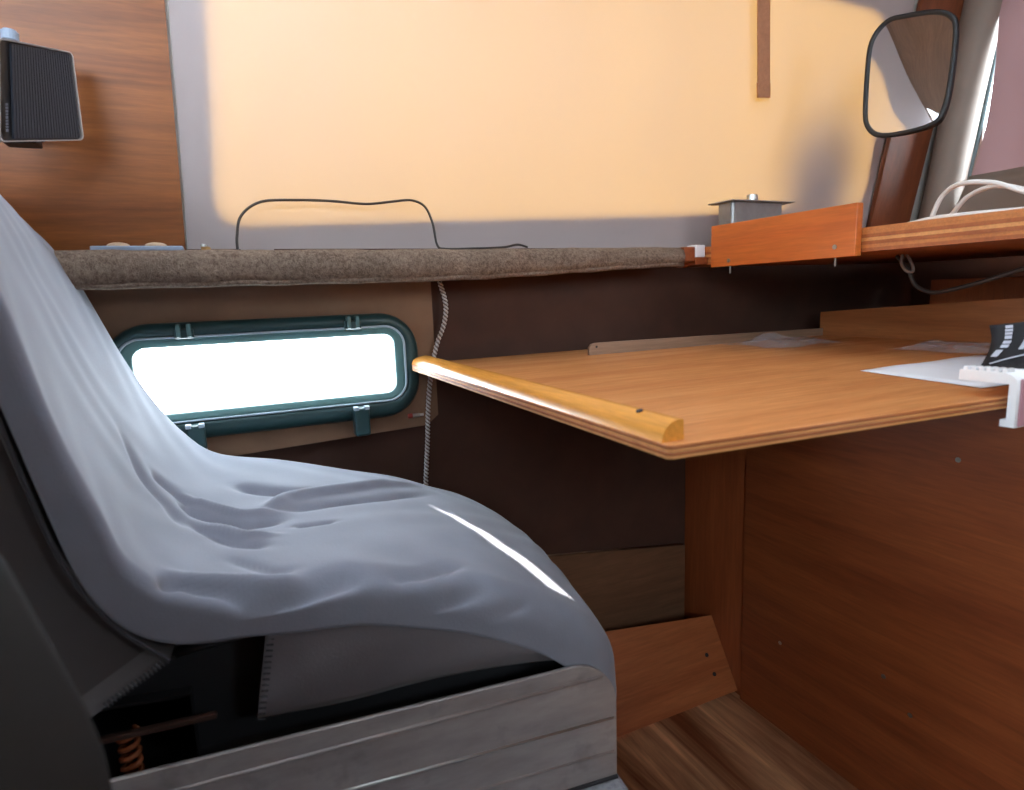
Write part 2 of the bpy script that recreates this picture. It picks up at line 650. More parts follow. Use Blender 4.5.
# ceiling with openings for two unseen roof hatches added for light
HX0, HX1, HY0, HY1 = -0.62, 0.200, 0.28, 0.955
ceil_out = [(XR, YO - 0.02), (XF + 0.05, YO - 0.02), (XF + 0.05, 0.995), (XR, 0.995)]
hatch_hole = [(HX0, HY0), (HX1, HY0), (HX1, HY1), (HX0, HY1)]
hatch2 = [(0.30, -0.25), (1.15, -0.25), (1.15, 0.72), (0.30, 0.72)]
struct(plate('ceiling', ceil_out, [hatch_hole, hatch2], 0.02, lambda x, y, t: Vector((x, y, ZC + t)), 'ceil'))
w4 = thing('window_4', 'milky roof hatch added out of view to light the seat', None, (-0.2, 0.6, ZC), kind='structure')
plate('pane', [(HX0 - 0.02, HY0 - 0.02), (HX1 + 0.02, HY0 - 0.02), (HX1 + 0.02, 0.975), (HX0 - 0.02, 0.975)],
      [[(0.128, 0.648), (0.152, 0.648), (0.127, 0.715), (0.064, 0.855), (0.104, 0.715)]], 0.006,  # slit cut in the pane to throw a sun streak on the cushion
      lambda x, y, t: Vector((x, y, ZC + 0.022 + t)), 'hatch_pane', w4)
w8 = thing('window_8', 'milky roof hatch added out of view to light the table', None, (0.65, 0.3, ZC), kind='structure')  # second hatch, added unseen for top light on the table
plate('pane', [(0.28, -0.27), (1.17, -0.27), (1.17, 0.74), (0.28, 0.74)], [], 0.006, lambda x, y, t: Vector((x, y, ZC + 0.022 + t)), 'hatch_pane2', w8)

# opposite wall, rear wall, with unseen windows added for light
opp_holes = [rrect(-1.75, -0.30, 0.98, 1.54, 0.05), rrect(0.85, 1.25, 1.12, 1.43, 0.05)]
struct(plate('wall_opposite', [(XR, -0.02), (XF + 0.05, -0.02), (XF + 0.05, ZC + 0.02), (XR, ZC + 0.02)], opp_holes, 0.04,
             lambda x, z, t: Vector((x, YO - t, z)), 'panel_wood'))
for n_, h_ in ((6, opp_holes[0]), (7, opp_holes[1])):
    w6 = thing('window_%d' % n_, 'unseen window added in the opposite cabin wall', None, (h_[0][0], YO, 1.02), kind='structure')
    plate('pane', h_, [], 0.004, lambda x, z, t: Vector((x, YO - 0.018 - t, z)), 'glass', w6)
struct(box('added_light_block', (-1.72, -0.50, 0.0005), (-0.345, 0.30, 1.06), 'panel_wood', None, 0.004), 'half-height unseen block added to shade the seats')  # added out of view to keep window light off the seat sides
rear_hole = rrect(0.34, 0.86, 1.12, 1.46, 0.05)
struct(plate('wall_rear', [(YO - 0.04, -0.02), (YW + 0.04, -0.02), (YW + 0.04, ZC + 0.02), (YO - 0.04, ZC + 0.02)], [rear_hole], 0.04,
             lambda y, z, t: Vector((XR - t, y, z)), 'panel_wood'))
w3 = thing('window_3', 'unseen window added in the rear cabin wall', None, (XR, 0.6, 1.12), kind='structure')
plate('pane', rear_hole, [], 0.004, lambda y, z, t: Vector((XR - 0.018 - t, y, z)), 'glass', w3)

# front wall: below the dash solid, above it the windscreen
struct(box('wall_front', (XF, YO - 0.04, -0.02), (XF + 0.04, YW + 0.04, 1.0), 'dark_wall'))
struct(box('wall_front_header', (XF, YO - 0.04, 1.52), (XF + 0.04, YW + 0.04, ZC + 0.02), 'trim_wood'))
ws = thing('window_5', 'windscreen behind the mauve cloth', None, (XF, 0.0, 1.0), kind='structure')
box('pane', (XF + 0.015, YO, 1.0), (XF + 0.020, YW, 1.52), 'glass', ws)
tube('rubber_seal', [(XF - 0.006, 0.972, 1.0), (XF - 0.006, 0.955, 1.12), (XF - 0.006, 0.938, 1.22), (XF - 0.006, 0.921, 1.36), (XF - 0.006, 0.909, 1.52)], 0.0065, 'teal_black', ws, 8)

# wood trim up the front edge of the side window
struct(plate('trim_2', [(1.485, 0.0), (1.632, 0.0), (1.645, TOP - 0.01), (1.497, TOP - 0.01)], [], 0.012,
             lambda x, z, t: wall_up(x, z, t + 0.010), 'trim_wood'), 'brown wooden trim between side window and windscreen')
# padded grey corner pillar
bm = bmesh.new()
tube_into(bm, [(1.668, 1.012, 0.955), (1.668, 0.995, 1.08), (1.668, 0.965, 1.30), (1.668, 0.936, 1.50), (1.668, 0.925, 1.60)], 0.042, 20)
struct(box('trim_4', (1.694, 0.93, 0.96), (1.7005, 1.09, 1.60), 'pillar_pad'), 'grey strip behind the corner pillar')
struct(link('trim_3', from_bm(bm), 'pillar_pad', None, True), 'grey padded corner pillar beside the windscreen')

# ================================================================== THINGS
# ---- cloth over the side window
def cloth_fn(a, b):
    x = -0.040 + a * (1.500 + 0.040)
    zl = -0.050 + b * (TOP - 0.02 + 0.050)
    x0 = -0.043 + 0.028 * b
    x = x0 + a * (1.492 - x0)
    t = 0.0042 + 0.0014 * math.sin(x * 9 + 1.3) * (0.3 + b) + 0.0008 * math.sin(x * 31 + zl * 5)
    if b == 0:
        t += 0.004
    return wall_up(x, zl, t)


cl = link('window_cloth', grid_me(90, 30, cloth_fn), 'blind', None, True)
tag(cl, 'yellow glowing cream cloth stretched across the large side window', 'curtain')

# ---- windscreen cloth
LE = [(1.0, 0.975), (1.06, 0.952), (1.11, 0.932), (1.18, 0.915), (1.25, 0.905), (1.36, 0.899), (1.46, 0.900), (1.53, 0.903), (1.6, 0.905)]


def left_edge(z):
    for (z0, y0), (z1, y1) in zip(LE, LE[1:]):
        if z <= z1:
            k = max(0, (z - z0) / (z1 - z0))
            return y0 + (y1 - y0) * k
    return LE[-1][1]


def screen_fn(z0, z1, amp, x0):
    def fn(a, b):
        z = z0 + b * (z1 - z0)
        ye = left_edge(z)
        y = ye + a * (-1.04 - ye)
        x = x0 + amp * (math.sin(a * 46) * 0.6 + math.sin(a * 23 + 1.0) * 0.4) * min(1.0, a * 25) + 0.010 * math.exp(-a * 30)
        return Vector((x, y, z))
    return fn


sc_ = thing('windscreen_curtain', 'dusky mauve cloth hanging across the windscreen behind the dash', 'curtain', (1.66, -0.05, 1.0))
o = link('cloth', grid_me(160, 16, screen_fn(1.10, 1.585, 0.010, 1.655)), 'screen_cloth', sc_, True)
o = link('hem_band', grid_me(160, 6, screen_fn(0.985, 1.115, 0.008, 1.648)), 'pillar_pad', sc_, True)
solidify(o, 0.002)

# ---- carpeted window sill
sill = thing('window_sill_shelf', 'grey-brown carpeted shelf with rounded front below the yellow cloth', 'shelf', (-0.1, 1.0, 0.905))
prof = [(1.078, 0.950), (0.985, 0.951), (0.966, 0.949), (0.955, 0.943), (0.950, 0.932), (0.949, 0.918), (0.952, 0.907), (0.960, 0.902), (1.078, 0.902)]


def sill_me():
    bm = bmesh.new()
    xs = [-1.25 + 2.06 * i / 90 for i in range(91)]
    rings = []
    for i, x in enumerate(xs):
        lift = 0.016 * sstep(0.30, 0.85, x)
        r = []
        for j, (y, z) in enumerate(prof):
            wob = 0.0008 * math.sin(x * 43 + j) + 0.0006 * math.sin(x * 97 + 2 * j)
            zz = z + (lift if z < 0.92 else lift * 0.15)
            r.append(bm.verts.new((x, y + (wob if 0 < j < 8 else 0), zz + (wob if 0 < j < 8 else 0))))
        rings.append(r)
    n = len(prof)
    for a, b in zip(rings, rings[1:]):
        for j in range(n):
            k = (j + 1) % n
            bm.faces.new((a[j], a[k], b[k], b[j]))
    bm.faces.new(rings[0][::-1])
    bm.faces.new(rings[-1])
    return from_bm(bm)


link('carpet_cover', sill_me(), 'carpet', sill, True)
tube('edge_welt', [(x, 0.957, 0.9035 + 0.016 * sstep(0.30, 0.85, x) + 0.0008 * math.sin(x * 60)) for x in [-1.25 + 2.06 * i / 80 for i in range(81)]], 0.0045, 'carpet', sill, 6)
box('end_block', (0.811, 0.955, 0.924), (0.838, 1.07, 0.952), 'bulk_wood', sill, 0.002)

# ---- table
TZ = 0.76
tb = thing('plywood_table', 'varnished orange-brown plywood table with half-round edge moulding', 'table', (0.7, 0.7, 0.748))


def table_outline(ins=0.0):
    far_c = [(0.284 + 0.012 * (1 - math.cos(a)), 1.033 + 0.015 * math.sin(a)) for a in [math.radians(i * 15) for i in range(7)]]
    o = [(0.282 + ins, 0.350 + ins), (0.286 + ins, 0.346 + ins), (0.663, 0.323 + ins), (1.188, 0.291 + ins), (1.188, 1.048)]
    return o + [(p[0] + ins, p[1]) for p in far_c[::-1]]


for i, (m, ins) in enumerate((('ply_light', 0.0008), ('ply_dark', 0.0), ('ply_light', 0.0006), ('ply_dark', 0.0002))):
    z0 = TZ - 0.0108 + i * 0.0025
    plate('veneer_layer', table_outline(ins), [], 0.0025, lambda x, y, t, z0=z0: Vector((x, y, z0 + t)), m, tb)
plate('tabletop', table_outline(0.0), [], 0.0010, lambda x, y, t: Vector((x, y, TZ - 0.0008 + t)), 'table_wood', tb)


def moulding_me():
    bm = bmesh.new()
    pts = [(0.0, 0.0002), (0.0012, 0.0055), (0.004, 0.0105), (0.009, 0.0145), (0.014, 0.0162), (0.0185, 0.0165), (0.0205, 0.0155), (0.021, 0.0002)]
    rings = []
    for k in range(25):
        f = k / 24
        y = 0.356 + f * (1.040 - 0.356)
        x0 = 0.2825 + (0.2850 - 0.2825) * f
        s = 1.0 if f < 0.97 else 0.75
        rings.append([bm.verts.new((x0 + p[0], y, TZ + p[1] * s)) for p in pts])
    n = len(pts)
    for a, b in zip(rings, rings[1:]):
        for j in range(n):
            k = (j + 1) % n
            bm.faces.new((a[j], b[j], b[k], a[k]))
    bm.faces.new(rings[0])
    bm.faces.new(rings[-1][::-1])
    return from_bm(bm)


mo = link('edge_moulding', moulding_me(), 'moulding', tb, True)
md = mo.modifiers.new('es', 'EDGE_SPLIT')
md.split_angle = math.radians(50)
mo['label'] = 'yellow-brown half-round moulding along the table edge'
cyl('moulding_plug', (0.2955, 0.40, TZ + 0.0155), (-0.25, 0, 1), 0.0028, 0.0015, 'stitch', mo, 12)

up_ = plate('upstand_strip', [(0.585, 0.7605), (1.185, 0.7605), (1.185, 0.776), (0.60, 0.782), (0.590, 0.780), (0.585, 0.774)], [], 0.006,
            lambda x, z, t: Vector((x, 0.946 - t, z)), 'upstand', tb)
up_['label'] = 'grey-brown upstand strip along the back of the table'
cyl('strip_screw', (0.60, 0.940, 0.775), (0, -1, 0), 0.002, 0.001, 'stitch', up_, 10)
bb = plate('end_board', [(0.30, TZ), (0.952, TZ), (0.952, 0.811), (0.62, 0.834), (0.30, 0.85)], [], 0.012,
           lambda y, z, t: Vector((1.19 + t, y, z)), 'under_board', tb)
bb['label'] = 'brown upright board closing the far end of the table'

# ---- bulkhead under the table, toe board, skirting boards
bh = thing('footwell_bulkhead', 'large dark plywood panel under the table facing the seat', 'panel', (0.92, 0.4, 0.0))
box('main_panel', (0.916, -0.55, 0.001), (0.928, 0.889, 0.7485), 'bulk_wood', bh)
box('rear_panel', (0.924, 0.8895, 0.001), (0.936, 1.078, 0.7485), 'bulk_wood2', bh)
for (y, z) in ((0.539, 0.195), (0.791, 0.184), (0.50, 0.62), (0.86, 0.66), (0.585, 0.235)):
    cyl('screw', (0.9165, y, z), (-1, 0, 0), 0.0038, 0.0012, 'screw', bh, 12)

toe = thing('toe_board', 'reddish sloping pine board at the foot of the bulkhead', 'board', (0.7, 0.92, 0.0))


def toe_fn(x, s, t):
    # s runs up the slope, t through the thickness
    return Vector((x, 0.903 + 0.52 * s + 0.85 * (t - 0.0), 0.001 + 0.854 * s - 0.52 * t + 0.010))


plate('sloping_board', [(0.46, 0.0), (0.9225, 0.0), (0.9225, 0.158), (0.46, 0.212)], [], 0.018, toe_fn, 'pine', toe, 0.0)
for x_, s_ in ((0.875, 0.085), (0.878, 0.045)):
    c_ = toe_fn(x_, s_, -0.0005)
    cyl('knot', c_, (0, -0.854, 0.52), 0.0045, 0.0007, 'stitch', toe, 12)
tag(link('skirting_board', plate_me([(0.36, 0.0), (0.913, 0.0), (0.913, 0.284), (0.36, 0.36)], [], 0.014,
    lambda x, z, t: Vector((x, 1.064 + t, z + 0.001))), 'raw_ply'), 'grey-brown board standing against the dark wall behind the seat front', 'board')

# ---- dash shelf
ds = thing('dash_shelf', 'thick layered plywood dash shelf below the windscreen', 'shelf', (1.2, 0.2, 0.915))
DX0 = 0.871
nl = 7
for i in range(nl):
    z0 = 0.917 + i * 0.005
    m = ('ply_dark', 'ply_mid', 'ply_dark', 'ply_light', 'ply_dark', 'ply_mid', 'ply_mid')[i]
    ins = (0.0, 0.0012, 0.0, 0.0014, 0.0003, 0.001, 0.0)[i]
    box('veneer_layer', (DX0 + ins, -1.0, z0), (1.62, 1.05, z0 + 0.005), m, ds)
st = box('edge_strip', (0.856, 0.631, 0.911), (0.870, 0.932, 0.988), 'strip_wood', ds, 0.0012)
st['label'] = 'orange varnished upright strip screwed to the dash edge'
for y, zz in ((0.885, 0.921), (0.665, 0.927)):
    cyl('strip_screw', (0.8565, y, zz), (-1, 0, 0), 0.0036, 0.0016, 'screw', st, 12)
    cyl('screw_tip', (0.864, y + 0.004, 0.911), (0, 0, -1), 0.0016, 0.013, 'screw', st, 8)

box_r = box('under_dash_rail', (1.32, -0.3, 0.79), (1.345, 0.80, 0.872), 'bulk_wood2', None, 0.002)
tag(box_r, 'dark reddish rail in the shadow under the dash shelf', 'board')
# brace that carries the rail back to the front wall
box('rail_brace', (1.345, 0.10, 0.80), (1.699, 0.13, 0.86), 'bulk_wood2', box_r)

# ---- white block beside the shelf end
wb = box('white_block', (0.842, 0.958, 0.932), (0.866, 0.985, 0.956), 'white_plastic', None, 0.002)
box('block_foot', (0.839, 0.955, 0.918), (0.8695, 0.995, 0.932), 'bulk_wood', wb, 0.001)
tag(wb, 'small white plastic block between carpeted shelf and orange strip', 'block')

# ---- grey metal box on the dash
mb = thing('metal_box', 'small grey metal junction box with flat lid and round knob', 'box', (1.0, 0.975, 0.9525))
bm = bmesh.new()
add_box(bm, (0.930, 0.953, 0.9525), (1.068, 0.998, 1.039))
bmesh.ops.bevel(bm, geom=[e for e in bm.edges if abs(e.verts[0].co.z - e.verts[1].co.z) > 0.02], offset=0.006, segments=3, affect='EDGES')
link('body', from_bm(bm), 'steel', mb)
lid = box('lid', (0.918, 0.942, 1.0392), (1.088, 1.010, 1.0418), 'steel', mb, 0.0006)
lid['label'] = 'flat overhanging lid'
cyl('knob_collar', (1.0, 0.972, 1.0418), (0, 0, 1), 0.0135, 0.003, 'steel', lid, 20)
cyl('knob', (1.0, 0.972, 1.0448), (0, 0, 1), 0.0115, 0.012, 'alu', lid, 20, 0.0015)

# ---- white cables on the dash
cabs = [
    ([(0.99, 0.655, 0.957), (0.985, 0.600, 0.963), (0.98, 0.545, 0.962), (0.98, 0.49, 0.960), (0.99, 0.40, 0.957), (1.05, 0.28, 0.957)],
     'thicker white cable lying along the dash edge', 0.0042),
    ([(1.02, 0.625, 0.9565), (1.015, 0.618, 0.975), (1.01, 0.602, 1.000), (1.0, 0.572, 1.010), (1.0, 0.530, 1.004), (1.0, 0.49, 0.985), (1.01, 0.43, 0.9575)],
     'taller looped white cable arching over the dash', 0.0036),
    ([(1.065, 0.640, 0.9565), (1.055, 0.615, 0.972), (1.045, 0.586, 0.996), (1.04, 0.546, 1.004), (1.04, 0.50, 0.987), (1.04, 0.46, 0.9565)],
     'lower looped white cable inside the taller loop on the dash', 0.0036),
]
for p, lab, r in cabs:
    tag(tube('white_cable', catmull(p, 8), r, 'white_cable', None, 8), lab, 'cable', 'white cables on the dash')

# ---- cable drooping under the dash
uc = thing('drooping_cable', 'thin dark cable drooping from a hook under the dash shelf', 'cable', (1.0, 0.6, 0.86))
tube('cable', catmull([(1.0, 0.662, 0.9125), (1.0, 0.655, 0.904), (1.0, 0.642, 0.890), (1.0, 0.632, 0.868), (1.0, 0.615, 0.856), (1.0, 0.591, 0.853), (1.0, 0.536, 0.866), (1.0, 0.483, 0.883), (1.0, 0.42, 0.900), (1.0, 0.36, 0.9125)], 8), 0.0032, 'dark_cable', uc, 8)
tube('hook', catmull([(0.998, 0.652, 0.9135), (0.994, 0.650, 0.900), (0.994, 0.642, 0.888), (1.001, 0.636, 0.886), (1.006, 0.640, 0.896), (1.003, 0.648, 0.9135)], 6), 0.0025, 'pillar_pad', uc, 8)

# ---- rear-view mirror on an arm
mir = thing('hanging_mirror', 'rounded black-rimmed mirror hanging before the window trim', 'mirror', (1.15, 0.765, 1.24))
MC = Vector((1.15, 0.765, 1.24))
MN = Vector((-1.66, -0.26, 0.25)).normalized()      # the way the glass faces
MS = Vector((0, 0, 1)).cross(MN).normalized()       # sideways
MU = MN.cross(MS).normalized()
MIRROR_OUTLINE = [(-0.0723, 0.0266), (-0.0703, 0.0795), (-0.0467, 0.1062), (-0.0129, 0.1041), (0.0357, 0.0926), (0.0629, 0.0743), (0.073, 0.0467),
                  (0.0754, -0.0345), (0.0702, -0.0854), (0.0556, -0.105), (0.0084, -0.1095), (-0.0346, -0.1034), (-0.0581, -0.0818), (-0.0669, -0.0471)]
mo2 = [(p.x, p.y) for p in catmull([(a, b, 0) for a, b in MIRROR_OUTLINE], 5, True)]


def mfn(a, b, t):
    return MC + MS * a + MU * b + MN * t


def scaled(poly, d):
    out = []
    for a, b in poly:
        r = math.hypot(a, b)
        out.append((a * (r + d) / r, b * (r + d) / r))
    return out


plate('housing', scaled(mo2, -0.002), [], 0.014, lambda a, b, t: mfn(a, b, t - 0.014), 'black', mir)
bm = bmesh.new()


def glass_fn():
    bm = bmesh.new()
    c = bm.verts.new(mfn(0, 0, 0.0045))
    prev = None
    rings = []
    for k in (0.33, 0.66, 1.0):
        rings.append([bm.verts.new(mfn(a * k, b * k, 0.0045 - 0.0035 * k * k)) for a, b in scaled(mo2, -0.003)])
    n = len(mo2)
    for i in range(n):
        j = (i + 1) % n
        bm.faces.new((c, rings[0][i], rings[0][j]))
        for a, b in zip(rings, rings[1:]):
            bm.faces.new((a[i], b[i], b[j], a[j]))
    return from_bm(bm)


link('glass', glass_fn(), 'mirror', mir, True)
tube('rim', [mfn(a, b, 0.001) for a, b in scaled(mo2, -0.002)], 0.0045, 'black', mir, 8, True)
tube('arm', [mfn(0, 0, -0.010), mfn(0, 0, -0.04), (1.30, 0.84, 1.27), (1.55, 0.985, 1.32), (1.60, 1.018, 1.325)], 0.006, 'black', mir, 10)

# ---- hanging strap
sp = thing('hanging_strap', 'narrow brown strap hanging down in front of the yellow cloth', 'strap', wall_up(1.05, 0.27, 0.03))
plate('webbing', [(1.046, 0.268), (1.078, 0.270), (0.997, TOP - 0.015), (0.965, TOP - 0.015)], [], 0.003, lambda x, z, t: wall_up(x, z, t + 0.022), 'strap', sp)
plate('folded_end', [(1.0455, 0.267), (1.0785, 0.269), (1.0720, 0.296), (1.0390, 0.294)], [], 0.0055, lambda x, z, t: wall_up(x, z, t + 0.0208), 'strap', sp)

# ---- black wire arch on the sill
tag(tube('black_wire', catmull([(0.026, 1.035, 0.952), (0.027, 1.036, 0.975), (0.036, 1.040, 1.006), (0.066, 1.040, 1.027), (0.12, 1.040, 1.031), (0.17, 1.040, 1.031), (0.226, 1.040, 1.028),
                         (0.27, 1.04, 1.033), (0.302, 1.040, 1.036), (0.325, 1.040, 1.026), (0.336, 1.036, 0.998), (0.340, 1.030, 0.962), (0.352, 1.02, 0.9545),
                         (0.41, 1.015, 0.955), (0.46, 1.02, 0.957), (0.49, 1.025, 0.962), (0.512, 1.03, 0.958)], 8), 0.0021, 'dark_cable', None, 8),
    'thin black wire arching up from the carpeted shelf before the cloth', 'wire')

# ---- small things on the sill at the left
tr = thing('shelf_tray', 'flat blue-grey tray with two beige pads at the left of the shelf', 'tray', (-0.1, 1.03, 0.952))
box('tray', (-0.158, 1.010, 0.952), (-0.046, 1.050, 0.959), 'bluegrey', tr, 0.0015)
for x in (-0.127, -0.081):
    bm = bmesh.new()
    bmesh.ops.create_uvsphere(bm, u_segments=18, v_segments=10, radius=1.0)
    for v in bm.verts:
        v.co = Vector((x + v.co.x * 0.0145, 1.030 + v.co.y * 0.013, 0.960 + v.co.z * 0.0055))
    link('pad', from_bm(bm), 'beige', tr, True)
nt = thing('brass_nut', 'tiny brass fitting standing on the shelf by the cloth corner', 'fitting', (-0.017, 1.03, 0.951))
cyl('hex_body', (-0.017, 1.030, 0.951), (0, 0, 1), 0.0075, 0.008, 'brass', nt, 6, 0.001)
cyl('stub', (-0.020, 1.030, 0.959), (0, 0, 1), 0.0045, 0.004, 'alu', nt, 14, 0.001)

# ---- wall speaker at the upper left
spk = thing('wall_speaker', 'black square speaker with ribbed front on the plywood wall', 'speaker', (-0.17, 0.95, 1.05))
F = {'br': Vector((-0.142, 0.970, 1.086)), 'tr': Vector((-0.141, 0.970, 1.190)), 'tl': Vector((-0.194, 0.88, 1.168)), 'bl': Vector((-0.208, 0.88, 1.059))}
ex = ((F['tr'] - F['tl']) + (F['br'] - F['bl'])).normalized()
ez = ((F['tl'] - F['bl']) + (F['tr'] - F['br'])).normalized()
en = ex.cross(ez).normalized()
if en.x < 0:
    en = -en


def sfn(a, b, t):
    """a, b in 0..1 over the front face, t metres out of the face"""
    p = F['bl'] * (1 - a) * (1 - b) + F['br'] * a * (1 - b) + F['tl'] * (1 - a) * b + F['tr'] * a * b
    return p + en * t


rr = rrect(0, 1, 0, 1, 0.06, 5)
plate('cabinet', rr, [], 0.034, lambda a, b, t: sfn(a, b, t - 0.036), 'black', spk)
link('rim', ring_me(rr, rrect(0.014, 0.986, 0.014, 0.986, 0.05, 5), [(0, -0.004), (0, 0.0015), (1, 0.0015), (1, -0.004)], sfn), 'bare_metal', spk)
bm = bmesh.new()
nr = 24
for i in range(nr):
    a0 = 0.16 + (0.965 - 0.16) * i / nr
    a1 = a0 + 0.0225
    vs = [bm.verts.new(sfn(a, b, t)) for t in (-0.002, 0.0012) for (a, b) in ((a0, 0.035), (a1, 0.035), (a1, 0.965), (a0, 0.965))]
    for f in ((4, 5, 6, 7), (0, 1, 5, 4), (1, 2, 6, 5), (2, 3, 7, 6), (3, 0, 4, 7)):
        bm.faces.new([vs[k] for k in f])
g_ = link('ribbed_grille', from_bm(bm), plain('blue_black_grille', lin(40, 44, 54), 0.5), spk)
g_['kind'] = 'stuff'
bm = bmesh.new()
bz = 0.10
for i, L in enumerate((0.030, 0.018, 0.024, 0.020, 0.028, 0.016, 0.026, 0.022, 0.024)):
    vs = [bm.verts.new(sfn(a, b, 0.0004)) for (a, b) in ((0.075, bz), (0.105, bz), (0.105, bz + L), (0.075, bz + L))]
    bm.faces.new(vs)
    bz += L + 0.009
link('printed_mark', from_bm(bm), plain('dim_print', lin(92, 94, 104), 0.6), spk)
cyl('knob', sfn(0.27, 0.995, -0.012), ez, 0.0085, 0.013, 'bluegrey', spk, 18, 0.002)
# bracket to the wall
pz = sfn(0.5, 0.0, -0.02)
box('bracket', (pz.x - 0.024, pz.y - 0.016, pz.z - 0.005), (pz.x + 0.010, pz.y + 0.016, pz.z + 0.004), 'black', spk, 0.002)
box('bracket_arm', (pz.x - 0.020, pz.y, pz.z + 0.025), (pz.x - 0.006, 1.052, pz.z + 0.040), 'black', spk, 0.001)

# ---- braided cord down the wall
bc = thing('braided_cord', 'pale braided cord running down the wall beside the slot window', 'cord', (0.33, 1.06, 0.5))
cp = catmull([(0.350, 1.058, 0.900), (0.357, 1.056, 0.870), (0.358, 1.056, 0.848), (0.352, 1.056, 0.822), (0.340, 1.056, 0.796), (0.330, 1.056, 0.765), (0.323, 1.055, 0.736), (0.317, 1.055, 0.70), (0.313, 1.056, 0.66),
              (0.311, 1.060, 0.617), (0.308, 1.066, 0.57), (0.305, 1.068, 0.529), (0.303, 1.07, 0.45), (0.303, 1.07, 0.37)], 14)
tube('core', cp, 0.0032, 'pillar_pad', bc, 8)
for ph in (0, math.pi):
    hel = []
    fine = []
    for a, b in zip(cp, cp[1:]):
        for j in range(3):
            fine.append(a.lerp(b, j / 3))
    L = 0.0
    for i, p in enumerate(fine):
        if i:
            L += (p - fine[i - 1]).length
        an = L * 2 * math.pi / 0.014 + ph
        hel.append(p + Vector((math.cos(an) * 0.0030, math.sin(an) * 0.0030, 0)))
    tube('braid_strand', hel, 0.0017, 'white_cable', bc, 5)
cc = thing('wall_connector', 'tiny red and white connector on the wall beside the cord', 'connector', (0.29, 1.066, 0.664))
cyl('red_end', (0.279, 1.066, 0.664), (1, 0, 0), 0.0042, 0.008, plain('red_plastic', lin(170, 70, 60), 0.5), cc, 12)
cyl('pale_end', (0.287, 1.066, 0.664), (1, 0, 0), 0.0035, 0.014, 'alu', cc, 12)
cyl('tip', (0.301, 1.066, 0.664), (1, 0, 0), 0.0026, 0.007, 'white_cable', cc, 12)

# ---- papers and plastic on the table
def paper_me(pts, nu=14, nv=10, zfun=None):
    a, b, c, d = [Vector(p) for p in pts]

    def fn(u, v):
        p = a.lerp(b, u).lerp(d.lerp(c, u), v)
        p.z += zfun(u, v) if zfun else 0
        return p
    return grid_me(nu, nv, fn)


pp = link('paper_sheet', paper_me([(0.722, 0.516, 0.7612), (0.690, 0.360, 0.7612), (1.02, 0.330, 0.7612), (0.985, 0.520, 0.7612)], 14, 12,
          lambda u, v: 0.0006 + 0.0016 * (math.sin(u * 5 + 1) * math.sin(v * 6)) ** 2), 'paper', None, True)
solidify(pp, 0.0003)
tag(pp, 'white paper sheet lying on the table under the black card', 'paper')


def bag_me(x0, x1, y0, y1, h, seed):
    rnd = random.Random(seed)
    bumps = [(rnd.random(), rnd.random(), rnd.uniform(0.06, 0.18), rnd.uniform(0.2, 1.0)) for _ in range(14)]
    creases = [(rnd.uniform(0, math.pi), rnd.uniform(8, 22), rnd.uniform(0, 6)) for _ in range(6)]

    def fn(u, v):
        e = min(1.0, 6 * u, 6 * (1 - u)) * min(1.0, 6 * v, 6 * (1 - v))
        z = sum(a * math.exp(-((u - bx) ** 2 + (v - by) ** 2) / (r * r)) for bx, by, r, a in bumps) * 0.30
        z += 0.18 * sum(abs(math.sin((u * math.cos(t) + v * math.sin(t)) * f + q)) for t, f, q in creases) / 3
        wx = 0.05 * math.sin(v * 9 + seed)
        wy = 0.06 * math.sin(u * 8 + seed)
        return Vector((x0 + (u + wx) * (x1 - x0), y0 + (v + wy) * (y1 - y0), 0.7615 + h * z * (0.12 + 0.88 * e)))
    return grid_me(34, 26, fn)


tag(link('plastic_bag', bag_me(0.885, 1.06, 0.79, 0.925, 0.022, 3), 'clear_bag', None, False), 'crumpled clear plastic bag flat on the table near the upstand', 'plastic bag')
tag(link('plastic_wrapper', bag_me(0.985, 1.13, 0.53, 0.66, 0.022, 9), 'clear_bag', None, False), 'crumpled clear wrapper on the table behind the black card', 'wrapper')

# ---- white clip-on holder over the table edge with a black printed card
ho = thing('clip_holder', 'white and pink clip-on holder gripping the near table edge', 'holder', (0.70, 0.33, 0.745))
hy0 = 0.307
holder_prof = [(hy0, 0.735), (0.319, 0.735), (0.319, 0.7415), (hy0 + 0.007, 0.7415), (hy0 + 0.007, 0.775), (0.357, 0.775), (0.357, 0.785), (hy0 + 0.012, 0.785), (hy0 + 0.005, 0.7835), (hy0 + 0.001, 0.779), (hy0, 0.772)]
HXA, HXB = 0.644, 0.80
chn = plate('channel', holder_prof, [], HXB - HXA, lambda y, z, t: Vector((HXA + t, y, z)), 'white_plastic', ho)
box('pink_face', (HXA + 0.004, hy0 - 0.0018, 0.736), (HXB, hy0 + 0.0002, 0.780), 'pink_face', ho, 0.0006)
for i in range(6):
    y = 0.317 + i * 0.0066
    box('tooth', (HXA + 0.001, y, 0.785), (HXA + 0.014, y + 0.0042, 0.7885), 'white_plastic', chn, 0.0008)
# the card curls up out of the holder
cd = thing('black_card', 'black curled card with pale print standing in the white holder', 'card', (0.72, 0.35, 0.785))


def card_pt(a, b, off=0.0):
    """a along its width 0..1 (far to near), b up the card 0..1"""
    foot = Vector((0.674, 0.355, 0.7855)).lerp(Vector((0.690, 0.285, 0.7855)), a)
    top = Vector((0.720, 0.374, 0.823)).lerp(Vector((0.735, 0.285, 0.836)), a)
    p = foot.lerp(top, b)
    p.x += 0.010 * math.sin(b * math.pi) + 0.006 * math.sin(a * 5) * b
    return p + Vector((-1, -0.1, 0.5)).normalized() * off


co = link('card', grid_me(14, 12, lambda a, b: card_pt(a, b)), plain('matt_black_card', lin(26, 24, 28), 0.65, 0.0, 0.3), cd, True)
solidify(co, 0.0012, 1)


